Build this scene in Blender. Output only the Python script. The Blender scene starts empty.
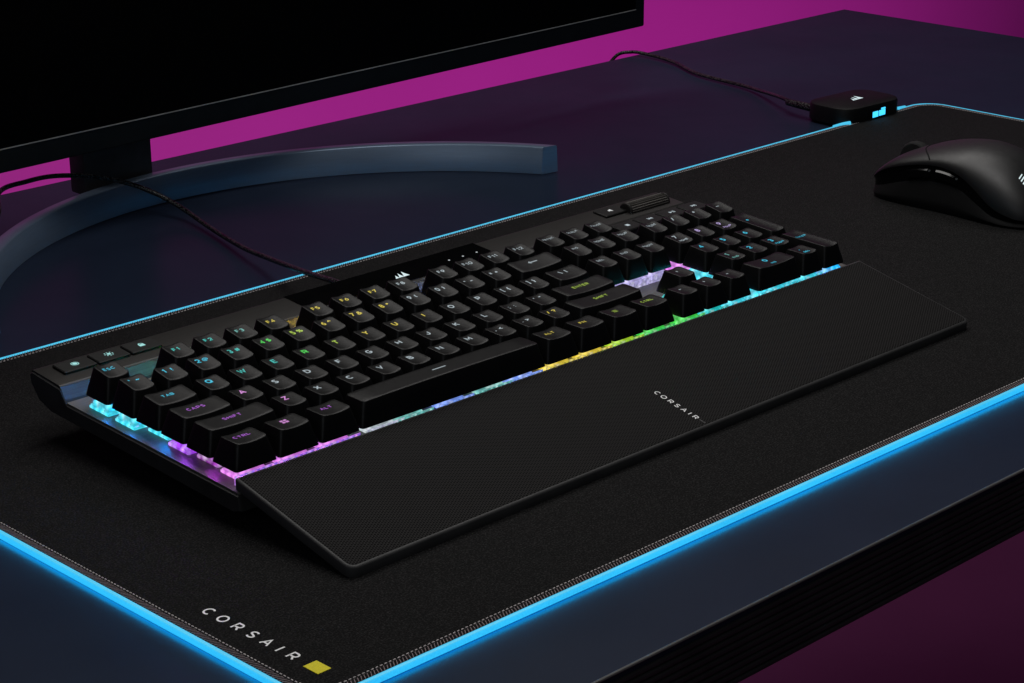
import bpy, bmesh, math, random
from mathutils import Vector, Matrix
random.seed(7)
sc = bpy.context.scene
COL = sc.collection
S = 0.001                      # all dimensions below are millimetres
PI = math.pi

# ------------------------------------------------------------------ helpers
def link(o, parent=None):
    COL.objects.link(o)
    if parent is not None:
        o.parent = parent
    return o

def obj(name, bm, mats, parent=None, smooth=None, base=None):
    """link a bmesh (mm, frame of its parent) as one mesh object (metres)"""
    me = bpy.data.meshes.new(name)
    bmesh.ops.recalc_face_normals(bm, faces=bm.faces) if smooth != 'keep' else None
    off = Vector(base) if base is not None else Vector((0, 0, 0))
    for v in bm.verts:
        v.co = (v.co - off) * S
    bm.to_mesh(me)
    bm.free()
    if not isinstance(mats, (list, tuple)):
        mats = [mats]
    for m in mats:
        me.materials.append(m)
    if smooth is not False:
        ang = math.radians(35 if not isinstance(smooth, (int, float)) or smooth is True else smooth)
        me.polygons.foreach_set('use_smooth', [True] * len(me.polygons))
        try:
            me.set_sharp_from_angle(angle=ang)
        except Exception:
            pass
    o = bpy.data.objects.new(name, me)
    o.location = off * S
    return link(o, parent)

def thing(name, label, cat, loc=(0, 0, 0), rot=(0, 0, 0), group=None):
    o = bpy.data.objects.new(name, None)
    o.empty_display_size = 0.02
    o.location = Vector(loc) * S
    o.rotation_euler = rot
    link(o)
    tag(o, label, cat, group)
    return o

def tag(o, label, cat, group=None):
    o['label'] = label
    o['category'] = cat
    if group:
        o['group'] = group
    return o

def box(bm, lo, hi, bev=0, seg=2, mi=0):
    x0, y0, z0 = lo
    x1, y1, z1 = hi
    vs = [bm.verts.new(p) for p in ((x0, y0, z0), (x1, y0, z0), (x1, y1, z0), (x0, y1, z0),
                                    (x0, y0, z1), (x1, y0, z1), (x1, y1, z1), (x0, y1, z1))]
    fs = [bm.faces.new([vs[i] for i in q]) for q in ((0, 3, 2, 1), (4, 5, 6, 7), (0, 1, 5, 4),
                                                     (1, 2, 6, 5), (2, 3, 7, 6), (3, 0, 4, 7))]
    for f in fs:
        f.material_index = mi
    if bev:
        es = list({e for f in fs for e in f.edges})
        bmesh.ops.bevel(bm, geom=es, offset=bev, segments=seg, profile=0.5, affect='EDGES')
    return vs

def rrect(hx, hy, r, n=5, cx=0, cy=0, sub=0):
    r = min(r, hx - 1e-3, hy - 1e-3)
    pts = []
    if sub:                                   # extra points along each straight side
        base = rrect(hx, hy, r, n, cx, cy)
        m = len(base)
        for i, p in enumerate(base):
            pts.append(p)
            if i % (n + 1) == n:
                q = base[(i + 1) % m]
                pts += [(p[0] + (q[0] - p[0]) * k / (sub + 1), p[1] + (q[1] - p[1]) * k / (sub + 1)) for k in range(1, sub + 1)]
        return pts
    for qx, qy, a0 in ((1, 1, 0), (-1, 1, 90), (-1, -1, 180), (1, -1, 270)):
        for k in range(n + 1):
            a = math.radians(a0 + 90 * k / n)
            pts.append((cx + qx * (hx - r) + r * math.cos(a), cy + qy * (hy - r) + r * math.sin(a)))
    return pts

def loft(bm, rings, cap0=True, cap1=True, closed=True, mi=0):
    vr = [[bm.verts.new(p) for p in ring] for ring in rings]
    n = len(vr[0])
    for a, b in zip(vr, vr[1:]):
        for i in range(n if closed else n - 1):
            j = (i + 1) % n
            f = bm.faces.new((a[i], a[j], b[j], b[i]))
            f.material_index = mi
    if cap0:
        bm.faces.new(vr[0][::-1]).material_index = mi
    if cap1:
        bm.faces.new(vr[-1]).material_index = mi
    return vr

def slab(bm, pts, z0, z1, bev=0.0, mi=0):
    """rounded prism from an xy outline, with a small chamfer top and bottom"""
    cx = sum(p[0] for p in pts) / len(pts)
    cy = sum(p[1] for p in pts) / len(pts)
    def ins(d):
        out = []
        m = len(pts)
        for i in range(m):
            a, b, c = Vector(pts[i - 1]), Vector(pts[i]), Vector(pts[(i + 1) % m])
            t = (c - a).normalized()
            nrm = Vector((-t.y, t.x))
            if nrm.dot(Vector((cx, cy)) - b) < 0:
                nrm = -nrm
            out.append(b + nrm * d)
        return out
    if bev:
        r = [[(*p, z0) for p in ins(bev)], [(*p, z0 + bev) for p in pts], [(*p, z1 - bev) for p in pts],
             [(*p, z1 - bev * .3) for p in ins(bev * .3)], [(*p, z1) for p in ins(bev)]]
    else:
        r = [[(*p, z0) for p in pts], [(*p, z1) for p in pts]]
    loft(bm, r, mi=mi)

def catmull(pts, n=10):
    P = [Vector(p) for p in pts]
    P = [P[0] * 2 - P[1]] + P + [P[-1] * 2 - P[-2]]
    out = []
    for i in range(1, len(P) - 2):
        for k in range(n):
            t = k / n
            a, b, c, d = P[i - 1:i + 3]
            out.append(.5 * ((2 * b) + (c - a) * t + (2 * a - 5 * b + 4 * c - d) * t * t + (3 * b - a - 3 * c + d) * t ** 3))
    out.append(P[-2])
    return out

def tube(bm, pts, r, n=10, mi=0, close=False):
    rings = []
    m = len(pts)
    up = Vector((0, 0, 1))
    for i, p in enumerate(pts):
        if close:
            t = (pts[(i + 1) % m] - pts[i - 1]).normalized()
        else:
            t = (pts[min(i + 1, m - 1)] - pts[max(i - 1, 0)]).normalized()
        s = t.cross(up)
        if s.length < 1e-4:
            s = Vector((1, 0, 0))
        s.normalize()
        w = s.cross(t).normalized()
        rr = r(i / (m - 1)) if callable(r) else r
        rings.append([p + s * (rr * math.cos(2 * PI * k / n)) + w * (rr * math.sin(2 * PI * k / n)) for k in range(n)])
    if close:
        rings.append(rings[0])
        loft(bm, rings, False, False, mi=mi)
        bmesh.ops.remove_doubles(bm, verts=bm.verts, dist=1e-5)
    else:
        loft(bm, rings, mi=mi)

def interp(tab, y):
    """smooth interpolation in a table of (y, v) with y descending or ascending"""
    t = sorted(tab)
    if y <= t[0][0]:
        return t[0][1]
    for i in range(len(t) - 1):
        if y <= t[i + 1][0]:
            y0, v0 = t[i]; y1, v1 = t[i + 1]
            m0 = (v1 - t[i - 1][1]) / (y1 - t[i - 1][0]) if i > 0 else (v1 - v0) / (y1 - y0)
            m1 = (t[i + 2][1] - v0) / (t[i + 2][0] - y0) if i + 2 < len(t) else (v1 - v0) / (y1 - y0)
            h = y1 - y0
            s = (y - y0) / h
            return ((2 * s ** 3 - 3 * s ** 2 + 1) * v0 + (s ** 3 - 2 * s * s + s) * h * m0
                    + (-2 * s ** 3 + 3 * s * s) * v1 + (s ** 3 - s * s) * h * m1)
    return t[-1][1]

# wide geometric stroke lettering, cap height 1, drawn as mitred ribbons
def arc(cx, cy, rx, ry, a0, a1, n=10):
    return [(cx + rx * math.cos(math.radians(a0 + (a1 - a0) * k / n)), cy + ry * math.sin(math.radians(a0 + (a1 - a0) * k / n))) for k in range(n + 1)]
FONT = {
 'A': (.9, [[(0, 0), (.45, 1), (.9, 0)], [(.2, .32), (.7, .32)]]),
 'B': (.75, [[(0, 0), (0, 1), (.45, 1)] + arc(.45, .76, .24, .24, 90, -90, 6) + [(0, .52)], [(.45, .52)] + arc(.47, .26, .28, .26, 90, -90, 6) + [(0, 0)]]),
 'C': (.85, [arc(.46, .5, .46, .5, 48, 312, 14)]),
 'D': (.85, [[(0, 0), (0, 1), (.38, 1)] + arc(.38, .5, .47, .5, 90, -90, 10) + [(0, 0)]]),
 'E': (.68, [[(.68, 0), (0, 0), (0, 1), (.68, 1)], [(0, .52), (.6, .52)]]),
 'F': (.66, [[(0, 0), (0, 1), (.66, 1)], [(0, .5), (.58, .5)]]),
 'G': (.88, [arc(.46, .5, .46, .5, 48, 330, 14) + [(.88, .46), (.5, .46)]]),
 'H': (.8, [[(0, 0), (0, 1)], [(.8, 0), (.8, 1)], [(0, .5), (.8, .5)]]),
 'I': (.02, [[(0, 0), (0, 1)]]),
 'J': (.6, [[(.6, 1), (.6, .3)] + arc(.3, .3, .3, .3, 0, -180, 7)]),
 'K': (.78, [[(0, 0), (0, 1)], [(.75, 1), (.06, .45)], [(.28, .6), (.78, 0)]]),
 'L': (.62, [[(0, 1), (0, 0), (.62, 0)]]),
 'M': (.95, [[(0, 0), (0, 1), (.475, .3), (.95, 1), (.95, 0)]]),
 'N': (.82, [[(0, 0), (0, 1), (.82, 0), (.82, 1)]]),
 'O': (.96, [arc(.48, .5, .48, .5, 0, 360, 20)]),
 'P': (.74, [[(0, 0), (0, 1), (.44, 1)] + arc(.44, .7, .3, .3, 90, -90, 7) + [(0, .4)]]),
 'Q': (.96, [arc(.48, .5, .48, .5, 0, 360, 20), [(.6, .3), (.95, -.05)]]),
 'R': (.78, [[(0, 0), (0, 1), (.46, 1)] + arc(.46, .71, .29, .29, 90, -90, 7) + [(0, .42)], [(.42, .42), (.78, 0)]]),
 'S': (.74, [arc(.38, .74, .34, .26, 35, 180, 7) + [(.1, .6), (.36, .5), (.66, .38)] + arc(.37, .26, .36, .26, 10, -150, 7)]),
 'T': (.8, [[(0, 1), (.8, 1)], [(.4, 1), (.4, 0)]]),
 'U': (.8, [[(0, 1), (0, .4)] + arc(.4, .4, .4, .4, 180, 360, 9) + [(.8, 1)]]),
 'V': (.88, [[(0, 1), (.44, 0), (.88, 1)]]),
 'W': (1.25, [[(0, 1), (.32, 0), (.625, .9), (.93, 0), (1.25, 1)]]),
 'X': (.82, [[(0, 0), (.82, 1)], [(0, 1), (.82, 0)]]),
 'Y': (.84, [[(0, 1), (.42, .48), (.84, 1)], [(.42, .48), (.42, 0)]]),
 'Z': (.76, [[(0, 1), (.76, 1), (0, 0), (.76, 0)]]),
 '0': (.74, [arc(.37, .5, .37, .5, 0, 360, 18)]),
 '1': (.3, [[(0, .78), (.28, 1), (.28, 0)]]),
 '2': (.7, [arc(.35, .68, .33, .32, 165, -30, 8) + [(0, 0), (.7, 0)]]),
 '3': (.7, [arc(.34, .75, .3, .25, 150, -80, 8) + arc(.34, .26, .34, .26, 80, -150, 8)]),
 '4': (.76, [[(.56, 0), (.56, 1), (0, .26), (.76, .26)]]),
 '5': (.7, [[(.64, 1), (.1, 1), (.05, .54)] + arc(.33, .32, .35, .32, 110, -150, 9)]),
 '6': (.72, [[(.52, 1), (.1, .5)] + arc(.36, .32, .34, .32, 160, 520, 16)]),
 '7': (.7, [[(0, 1), (.7, 1), (.22, 0)]]),
 '8': (.72, [arc(.36, .75, .28, .25, 0, 360, 14), arc(.36, .26, .35, .26, 0, 360, 14)]),
 '9': (.72, [[(.2, 0), (.62, .5)] + arc(.36, .68, .34, .32, -20, 340, 16)]),
 '!': (.02, [[(0, 1), (0, .34)], [(0, .12), (0, 0)]]),
 '@': (1.0, [arc(.5, .45, .2, .2, 0, 360, 10), [(.7, .62), (.7, .3)] + arc(.5, .45, .5, .5, -20, 300, 16)]),
 '#': (.8, [[(.2, 0), (.3, 1)], [(.55, 0), (.65, 1)], [(0, .33), (.8, .33)], [(0, .67), (.8, .67)]]),
 '$': (.7, [arc(.36, .72, .3, .2, 35, 180, 7) + [(.1, .58), (.36, .5), (.62, .4)] + arc(.35, .28, .32, .2, 10, -150, 7), [(.36, 1.08), (.36, -.08)]]),
 '%': (.95, [[(.15, 0), (.8, 1)], arc(.18, .78, .17, .2, 0, 360, 8), arc(.77, .22, .17, .2, 0, 360, 8)]),
 '^': (.6, [[(0, .6), (.3, 1), (.6, .6)]]),
 '&': (.85, [[(.85, 0), (.2, .68)] + arc(.38, .8, .2, .2, 200, -40, 7) + [(.1, .36)] + arc(.34, .24, .3, .25, 160, 330, 8) + [(.8, .5)]]),
 '*': (.5, [[(.25, .5), (.25, 1)], [(.02, .62), (.48, .88)], [(.02, .88), (.48, .62)]]),
 '(': (.25, [arc(.4, .5, .4, .65, 130, 230, 6)]), ')': (.25, [arc(-.15, .5, .4, .65, 50, -50, 6)]),
 '-': (.45, [[(0, .45), (.45, .45)]]), '_': (.6, [[(0, 0), (.6, 0)]]), '=': (.55, [[(0, .32), (.55, .32)], [(0, .62), (.55, .62)]]),
 '+': (.6, [[(0, .45), (.6, .45)], [(.3, .15), (.3, .75)]]), '`': (.2, [[(0, 1), (.2, .75)]]), '~': (.6, [[(0, .4), (.15, .58), (.42, .4), (.6, .58)]]),
 '[': (.28, [[(.28, 1.08), (0, 1.08), (0, -.08), (.28, -.08)]]), ']': (.28, [[(0, 1.08), (.28, 1.08), (.28, -.08), (0, -.08)]]),
 '{': (.32, [[(.32, 1.08), (.14, 1.0), (.14, .6), (0, .5), (.14, .4), (.14, 0), (.32, -.08)]]), '}': (.32, [[(0, 1.08), (.18, 1.0), (.18, .6), (.32, .5), (.18, .4), (.18, 0), (0, -.08)]]),
 '\\': (.45, [[(0, 1), (.45, 0)]]), '|': (.02, [[(0, 1.1), (0, -.1)]]), '/': (.45, [[(0, 0), (.45, 1)]]),
 ';': (.1, [[(.08, .66), (.08, .54)], [(.1, .12), (0, -.14)]]), ':': (.02, [[(0, .7), (0, .56)], [(0, .14), (0, 0)]]),
 "'": (.02, [[(0, 1), (0, .7)]]), '"': (.22, [[(0, 1), (0, .7)], [(.22, 1), (.22, .7)]]),
 ',': (.1, [[(.1, .12), (0, -.14)]]), '.': (.02, [[(0, .14), (0, 0)]]), '<': (.55, [[(.55, .8), (0, .45), (.55, .1)]]), '>': (.55, [[(0, .8), (.55, .45), (0, .1)]]),
 '?': (.6, [arc(.3, .74, .28, .26, 160, -60, 8) + [(.28, .36), (.28, .28)], [(.28, .1), (.28, 0)]]),
}
def ribbon(pts, w):
    P = [Vector(p) for p in pts]
    P = [p for i, p in enumerate(P) if i == 0 or (p - P[i - 1]).length > 1e-4]
    closed = (P[0] - P[-1]).length < 1e-3
    if closed: P = P[:-1]
    n = len(P)
    L, R_ = [], []
    for i, p in enumerate(P):
        a = P[i - 1] if (i > 0 or closed) else None
        b = P[(i + 1) % n] if (i < n - 1 or closed) else None
        d1 = (p - a).normalized() if a is not None else None
        d2 = (b - p).normalized() if b is not None else None
        if d1 is None: d1 = d2
        if d2 is None: d2 = d1
        n1 = Vector((-d1.y, d1.x)); n2 = Vector((-d2.y, d2.x))
        m = n1 + n2
        m = n1 if m.length < .2 else m.normalized()
        k = min(1.8, 1 / max(.3, m.dot(n1)))
        L.append(p + m * w * .5 * k); R_.append(p - m * w * .5 * k)
    V = L + R_
    F = [(i, i + 1, n + i + 1, n + i) for i in range(n - 1)]
    if closed: F.append((n - 1, 0, n, 2 * n - 1))
    return [tuple(v) for v in V], F
_glyph = {}
def glyphs(txt, gap=.3, w=.19):
    key_ = (txt, gap, w)
    if key_ not in _glyph:
        vs, fs, x, layer = [], [], 0, 0
        for ch in txt:
            wd, strokes = FONT[ch]
            for st in strokes:
                v, f = ribbon(st, w * (.6 if ch == '@' else 1))
                o = len(vs)
                vs += [(a + x, b, layer) for a, b in v]
                fs += [tuple(i + o for i in q) for q in f]
                layer = (layer + 1) % 4
            x += wd + w + gap
        mx = (min(v[0] for v in vs) + max(v[0] for v in vs)) / 2
        _glyph[key_] = ([(a - mx, b, c) for a, b, c in vs], fs)
    return _glyph[key_]

# ------------------------------------------------------------------ materials
def mat(name):
    m = bpy.data.materials.new(name)
    m.use_nodes = True
    nt = m.node_tree
    b = nt.nodes['Principled BSDF']
    return m, nt, b

def N(nt, kind, **kw):
    n = nt.nodes.new(kind)
    for k, v in kw.items():
        setattr(n, k, v)
    return n

def coords(nt, scale=(1, 1, 1), out='Object'):
    tc = N(nt, 'ShaderNodeTexCoord')
    mp = N(nt, 'ShaderNodeMapping')
    mp.inputs['Scale'].default_value = scale
    nt.links.new(tc.outputs[out], mp.inputs[0])
    return mp.outputs[0]

def noise(nt, vec, scale, detail=3, rough=.6):
    n = N(nt, 'ShaderNodeTexNoise')
    n.inputs['Scale'].default_value = scale
    n.inputs['Detail'].default_value = detail
    n.inputs['Roughness'].default_value = rough
    nt.links.new(vec, n.inputs['Vector'])
    return n.outputs['Fac']

def ramp(nt, fac, stops):
    r = N(nt, 'ShaderNodeValToRGB')
    e = r.color_ramp.elements
    e[0].position, e[0].color = stops[0][0], (*stops[0][1], 1)
    e[1].position, e[1].color = stops[-1][0], (*stops[-1][1], 1)
    for p, c in stops[1:-1]:
        k = e.new(p)
        k.color = (*c, 1)
    nt.links.new(fac, r.inputs[0])
    return r.outputs[0]

def bump(nt, b, height, dist, strength=1.0):
    bp = N(nt, 'ShaderNodeBump')
    bp.inputs['Distance'].default_value = dist
    bp.inputs['Strength'].default_value = strength
    nt.links.new(height, bp.inputs['Height'])
    nt.links.new(bp.outputs[0], b.inputs['Normal'])

def plastic(name, col, rough, spec=.5, grain=0.0, gscale=9000, var=.25, metal=0.0, blotch=60):
    m, nt, b = mat(name)
    v = coords(nt)
    n = noise(nt, v, blotch, 4)
    lo = tuple(c * (1 - var) for c in col)
    hi = tuple(c * (1 + var) for c in col)
    nt.links.new(ramp(nt, n, [(.3, lo), (.7, hi)]), b.inputs['Base Color'])
    rr = N(nt, 'ShaderNodeMapRange')
    rr.inputs[3].default_value = rough * .85
    rr.inputs[4].default_value = min(1, rough * 1.15)
    nt.links.new(noise(nt, v, blotch * 5, 3), rr.inputs[0])
    nt.links.new(rr.outputs[0], b.inputs['Roughness'])
    b.inputs['Metallic'].default_value = metal
    b.inputs['Specular IOR Level'].default_value = spec
    if grain:
        bump(nt, b, noise(nt, v, gscale, 2), grain, .5)
    return m

def emitter(name, col, strength, cells=0, base=.02, lo=.3):
    m, nt, b = mat(name)
    b.inputs['Base Color'].default_value = (base, base, base, 1)
    b.inputs['Emission Color'].default_value = (*col, 1)
    b.inputs['Emission Strength'].default_value = strength
    if cells:
        v = coords(nt)
        vo = N(nt, 'ShaderNodeTexVoronoi')
        vo.inputs['Scale'].default_value = cells
        nt.links.new(v, vo.inputs['Vector'])
        mr = N(nt, 'ShaderNodeMapRange')
        mr.inputs[1].default_value = .1
        mr.inputs[2].default_value = .75
        mr.inputs[3].default_value = strength * 1.25
        mr.inputs[4].default_value = strength * lo
        nt.links.new(vo.outputs['Distance'], mr.inputs[0])
        nt.links.new(mr.outputs[0], b.inputs['Emission Strength'])
        w = tuple(c * .75 + .3 for c in col)
        nt.links.new(ramp(nt, noise(nt, v, cells * .6, 2), [(.45, col), (.66, w)]), b.inputs['Emission Color'])
        b.inputs['Roughness'].default_value = .15
    return m

M = {}
M['cap'] = plastic('keycap_black_pbt', (.0032, .0032, .0034), .4, .22, .00004, 6000, .2)
M['frame'] = plastic('rest_frame_black', (.036, .036, .036), .5, .25, .00004, 4000, .2)
M['case'] = plastic('case_black_plastic', (.027, .027, .027), .5, .25, .00004, 4000, .25)
M['rubber'] = plastic('black_rubber', (.01, .01, .01), .75, .3)
M['dark'] = plastic('recess_black', (.004, .004, .004), .8, .2)
M['gloss'] = plastic('glossy_black', (.002, .002, .0023), .12, .4)
M['button'] = plastic('button_black', (.004, .004, .004), .5, .25)
M['screen'] = plastic('screen_black', (.0012, .0012, .0013), .5, .05)
M['bezel'] = plastic('bezel_charcoal', (.009, .0105, .0115), .5, .3)
M['chrome'] = plastic('bright_trim', (.30, .30, .30), .4, .5)
M['neck'] = plastic('neck_grey_plastic', (.075, .066, .064), .55, .3)
def braid():
    m, nt, b = mat('braided_black_sleeve')
    v = coords(nt, (1, 1, 1))
    vo = N(nt, 'ShaderNodeTexVoronoi')
    vo.inputs['Scale'].default_value = 900
    nt.links.new(v, vo.inputs['Vector'])
    nt.links.new(ramp(nt, vo.outputs['Distance'], [(.1, (.10, .098, .095)), (.6, (.003, .003, .003))]), b.inputs['Base Color'])  # pale specks stand for glints on the braid, put into the colour
    b.inputs['Roughness'].default_value = .26
    b.inputs['Specular IOR Level'].default_value = .5
    bump(nt, b, vo.outputs['Distance'], -.0004, .7)
    return m
M['cable'] = braid()

def brushed(name, col, rough, along, metal=1.0, amt=.35, bd=.00003):
    m, nt, b = mat(name)
    v = coords(nt, along)
    n = noise(nt, v, 1.0, 5, .7)
    lo = tuple(c * (1 - amt) for c in col)
    hi = tuple(c * (1 + amt) for c in col)
    nt.links.new(ramp(nt, n, [(.3, lo), (.7, hi)]), b.inputs['Base Color'])
    b.inputs['Metallic'].default_value = metal
    b.inputs['Roughness'].default_value = rough
    bump(nt, b, n, bd, .6)
    return m
M['plate'] = brushed('brushed_dark_aluminium', (.12, .113, .107), .42, (60, 5000, 5000), metal=.3, amt=.55)
M['deck'] = brushed('brushed_black_aluminium', (.030, .028, .0265), .42, (60, 5000, 5000), metal=.4)
M['foot'] = brushed('satin_steel', (.16, .22, .31), .34, (40, 40, 900), metal=.35, amt=.08, bd=.000005)

# cloth of the mouse pad
def cloth():
    m, nt, b = mat('black_pad_cloth')
    v = coords(nt)
    fine = noise(nt, v, 1150, 2, .6)
    mid = noise(nt, v, 420, 3, .6)
    mx = N(nt, 'ShaderNodeMath', operation='MULTIPLY_ADD')
    nt.links.new(fine, mx.inputs[0]); mx.inputs[1].default_value = .78
    ml = N(nt, 'ShaderNodeMath', operation='MULTIPLY')
    nt.links.new(mid, ml.inputs[0]); ml.inputs[1].default_value = .22
    nt.links.new(ml.outputs[0], mx.inputs[2])
    nt.links.new(ramp(nt, mx.outputs[0], [(.37, (.0014, .0014, .0014)), (.5, (.0050, .0049, .0050)), (.65, (.0255, .0245, .0245))]), b.inputs['Base Color'])
    b.inputs['Roughness'].default_value = .9
    b.inputs['Specular IOR Level'].default_value = .15
    bump(nt, b, mx.outputs[0], .0004, .6)
    return m
M['cloth'] = cloth()

def desk_mat():
    m, nt, b = mat('blue_black_desk_laminate')
    v = coords(nt)
    n = noise(nt, v, 14, 5, .6)
    nt.links.new(ramp(nt, n, [(.3, (.0138, .0205, .039)), (.7, (.0168, .0248, .047))]), b.inputs['Base Color'])
    b.inputs['Roughness'].default_value = .3
    b.inputs['Specular IOR Level'].default_value = .06
    rr = N(nt, 'ShaderNodeMapRange')
    rr.inputs[1].default_value = .35; rr.inputs[2].default_value = .7
    rr.inputs[3].default_value = .29; rr.inputs[4].default_value = .36
    nt.links.new(noise(nt, v, 9, 6, .65), rr.inputs[0])
    nt.links.new(rr.outputs[0], b.inputs['Roughness'])
    bump(nt, b, noise(nt, v, 1800, 2), .00004, .4)
    return m
M['desk'] = desk_mat()
M['desk_edge'] = plastic('desk_edge_black', (.028, .028, .027), .5, .4)
M['desk_trim'] = plastic('desk_edge_trim', (.11, .105, .10), .35, .5)

def rest_mat():
    m, nt, b = mat('dimpled_rubber')
    tc = N(nt, 'ShaderNodeTexCoord')
    sp = N(nt, 'ShaderNodeSeparateXYZ')
    nt.links.new(tc.outputs['Object'], sp.inputs[0])
    def wave(ix, k, other=None, kk=0):
        a = N(nt, 'ShaderNodeMath', operation='MULTIPLY'); a.inputs[1].default_value = k
        nt.links.new(sp.outputs[ix], a.inputs[0])
        o = a.outputs[0]
        if other is not None:
            c = N(nt, 'ShaderNodeMath', operation='MULTIPLY_ADD'); c.inputs[1].default_value = kk
            nt.links.new(sp.outputs[other], c.inputs[0]); nt.links.new(o, c.inputs[2])
            o = c.outputs[0]
        s = N(nt, 'ShaderNodeMath', operation='COSINE')
        nt.links.new(o, s.inputs[0])
        return s.outputs[0]
    k = 2 * PI / .0012
    a = wave(0, k)
    c = wave(0, k * .5, 1, k * .866)
    d = wave(0, -k * .5, 1, k * .866)
    s1 = N(nt, 'ShaderNodeMath', operation='ADD'); nt.links.new(a, s1.inputs[0]); nt.links.new(c, s1.inputs[1])
    s2 = N(nt, 'ShaderNodeMath', operation='ADD'); nt.links.new(s1.outputs[0], s2.inputs[0]); nt.links.new(d, s2.inputs[1])
    mr = N(nt, 'ShaderNodeMapRange')
    mr.inputs[1].default_value = -1.5; mr.inputs[2].default_value = 3
    nt.links.new(s2.outputs[0], mr.inputs[0])
    nt.links.new(ramp(nt, mr.outputs[0], [(.24, (.0230, .0222, .0220)), (.5, (.0009, .0009, .0009))]), b.inputs['Base Color'])
    b.inputs['Roughness'].default_value = .65
    b.inputs['Specular IOR Level'].default_value = .06
    bump(nt, b, mr.outputs[0], -.0003, .8)
    return m
M['rest'] = rest_mat()

def wall_mat():
    m, nt, b = mat('magenta_painted_wall')
    v = coords(nt)
    nt.links.new(ramp(nt, noise(nt, v, 1.2, 4), [(.3, (.60, .11, .46)), (.7, (.66, .13, .52))]), b.inputs['Base Color'])
    b.inputs['Roughness'].default_value = .9
    b.inputs['Specular IOR Level'].default_value = .1
    return m
M['wall'] = wall_mat()
M['floor'] = plastic('dark_plum_floor', (.17, .04, .125), .8, .15, var=.08, blotch=3)
M['mouse'] = plastic('mouse_soft_black', (.0045, .0045, .0045), .47, .65, .00004, 5000, .15)
M['grip'] = plastic('mouse_grip_rubber', (.006, .006, .006), .7, .25, .0001, 2500, .2)
M['white_print'] = plastic('white_print', (.95, .95, .95), .5, .3, var=.03)
M['grey_print'] = plastic('grey_print', (.92, .92, .92), .5, .3, var=.05)
M['yellow_print'] = plastic('yellow_woven_tab', (.85, .74, .01), .6, .3, var=.12, blotch=900)
M['stitch'] = plastic('stitch_thread', (.62, .57, .56), .7, .2, var=.3, blotch=2000)
def strip_mat(name, col):
    m, nt, b = mat(name)
    b.inputs['Base Color'].default_value = (.02, .02, .02, 1)
    b.inputs['Emission Color'].default_value = (*col, 1)
    v = coords(nt)
    mr = N(nt, 'ShaderNodeMapRange')
    mr.inputs[1].default_value = .3; mr.inputs[2].default_value = .7
    mr.inputs[3].default_value = .78; mr.inputs[4].default_value = 1.12
    ad = N(nt, 'ShaderNodeMath', operation='ADD')
    h = N(nt, 'ShaderNodeMath', operation='MULTIPLY'); h.inputs[1].default_value = .5
    nt.links.new(noise(nt, v, 14, 3), ad.inputs[0]); nt.links.new(noise(nt, v, 1400, 2), ad.inputs[1])
    nt.links.new(ad.outputs[0], h.inputs[0]); nt.links.new(h.outputs[0], mr.inputs[0])
    nt.links.new(mr.outputs[0], b.inputs['Emission Strength'])
    return m
M['strip'] = strip_mat('cyan_light_strip', (.03, .56, 1.05))
M['strip_under'] = strip_mat('cyan_light_strip_underside', (.12, 5.8, 12.5))
M['strip_lip'] = strip_mat('cyan_light_strip_lip', (.06, .57, .88))
M['led_cyan'] = emitter('cyan_led', (.05, .55, 1.0), 1.6)
M['logo_lit'] = emitter('lit_white_emblem', (.75, .92, .95), .9)
M['led_white'] = emitter('white_indicator', (.9, .95, 1.0), .55)

LEDC = {   # rgb wave; radiance of the clear housings
    'c': (.06, .78, .98), 't': (.02, .62, .62), 'g': (.06, .72, .08), 'l': (.45, .75, .03), 'y': (.92, .68, .06),
    'w': (.42, .50, .54), 'v': (.46, .07, 1.1), 'p': (.84, .24, .95), 'b': (.02, .50, 1.1), 'k': (.22, .36, 1.0),
    'i': (.50, .44, .85), 'm': (.30, .04, .4), 'e': (.16, .50, .46),
}
def led(c):
    k = 'led' + c
    if k not in M:
        M[k] = emitter('clear_switch_lit_' + {'c': 'cyan', 't': 'teal', 'g': 'green', 'l': 'lime', 'y': 'yellow', 'w': 'white', 'v': 'violet',
                       'p': 'pink', 'b': 'blue', 'k': 'periwinkle', 'i': 'lilac', 'm': 'maroon', 'e': 'pale_teal'}[c], LEDC[c], 1.15, 300, lo=.5)
    return M[k]
CORE = {'c': (.0, .24, 1.0), 't': (.0, .34, .36), 'v': (.36, .04, .95), 'p': (.5, .10, .85), 'm': (.38, .02, .55), 'b': (0, .1, 1), 'i': (.25, .18, .6)}
def ledcore(c, strong=False):
    k = 'core%s%d' % (c, strong)
    if k not in M:
        M[k] = emitter('led_chip', (0, .5, .65) if c == 'c' and not strong else CORE.get(c, tuple(v ** 1.5 for v in LEDC[c])), 260 if strong else 60)
    return M[k]
GLOW_BAR = {'p': (.30, .13, .80), 'v': (.25, .08, .8), 'e': (.10, .40, .38), 'w': (.42, .42, .62), 'k': (.14, .26, .72), 'y': (.50, .42, .05), 'l': (.25, .50, .04), 'g': (.04, .50, .12)}
def glow_bar(c):  # added emissive bars, in place of plate lit by the switches
    k = 'glow_bar' + c
    if k not in M:
        M[k] = emitter('added_glow_bar', GLOW_BAR.get(c, tuple(v * .7 for v in LEDC[c])), 1.05, 420, lo=.55)
    return M[k]
LEGC = {'c': (.03, .6, .85), 'v': (.46, .10, .72), 'p': (.78, .3, .8), 'i': (.52, .40, .78), 'y': (.72, .58, .06), 't': (.03, .55, .5), 'l': (.42, .62, .05)}
def legmat(c, dim=1.0):
    k = 'leg%s%.1f' % (c, dim)
    if k not in M:
        M[k] = emitter('lit_legend', LEGC.get(c, LEDC[c]), .8 * dim)
    return M[k]

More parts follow.
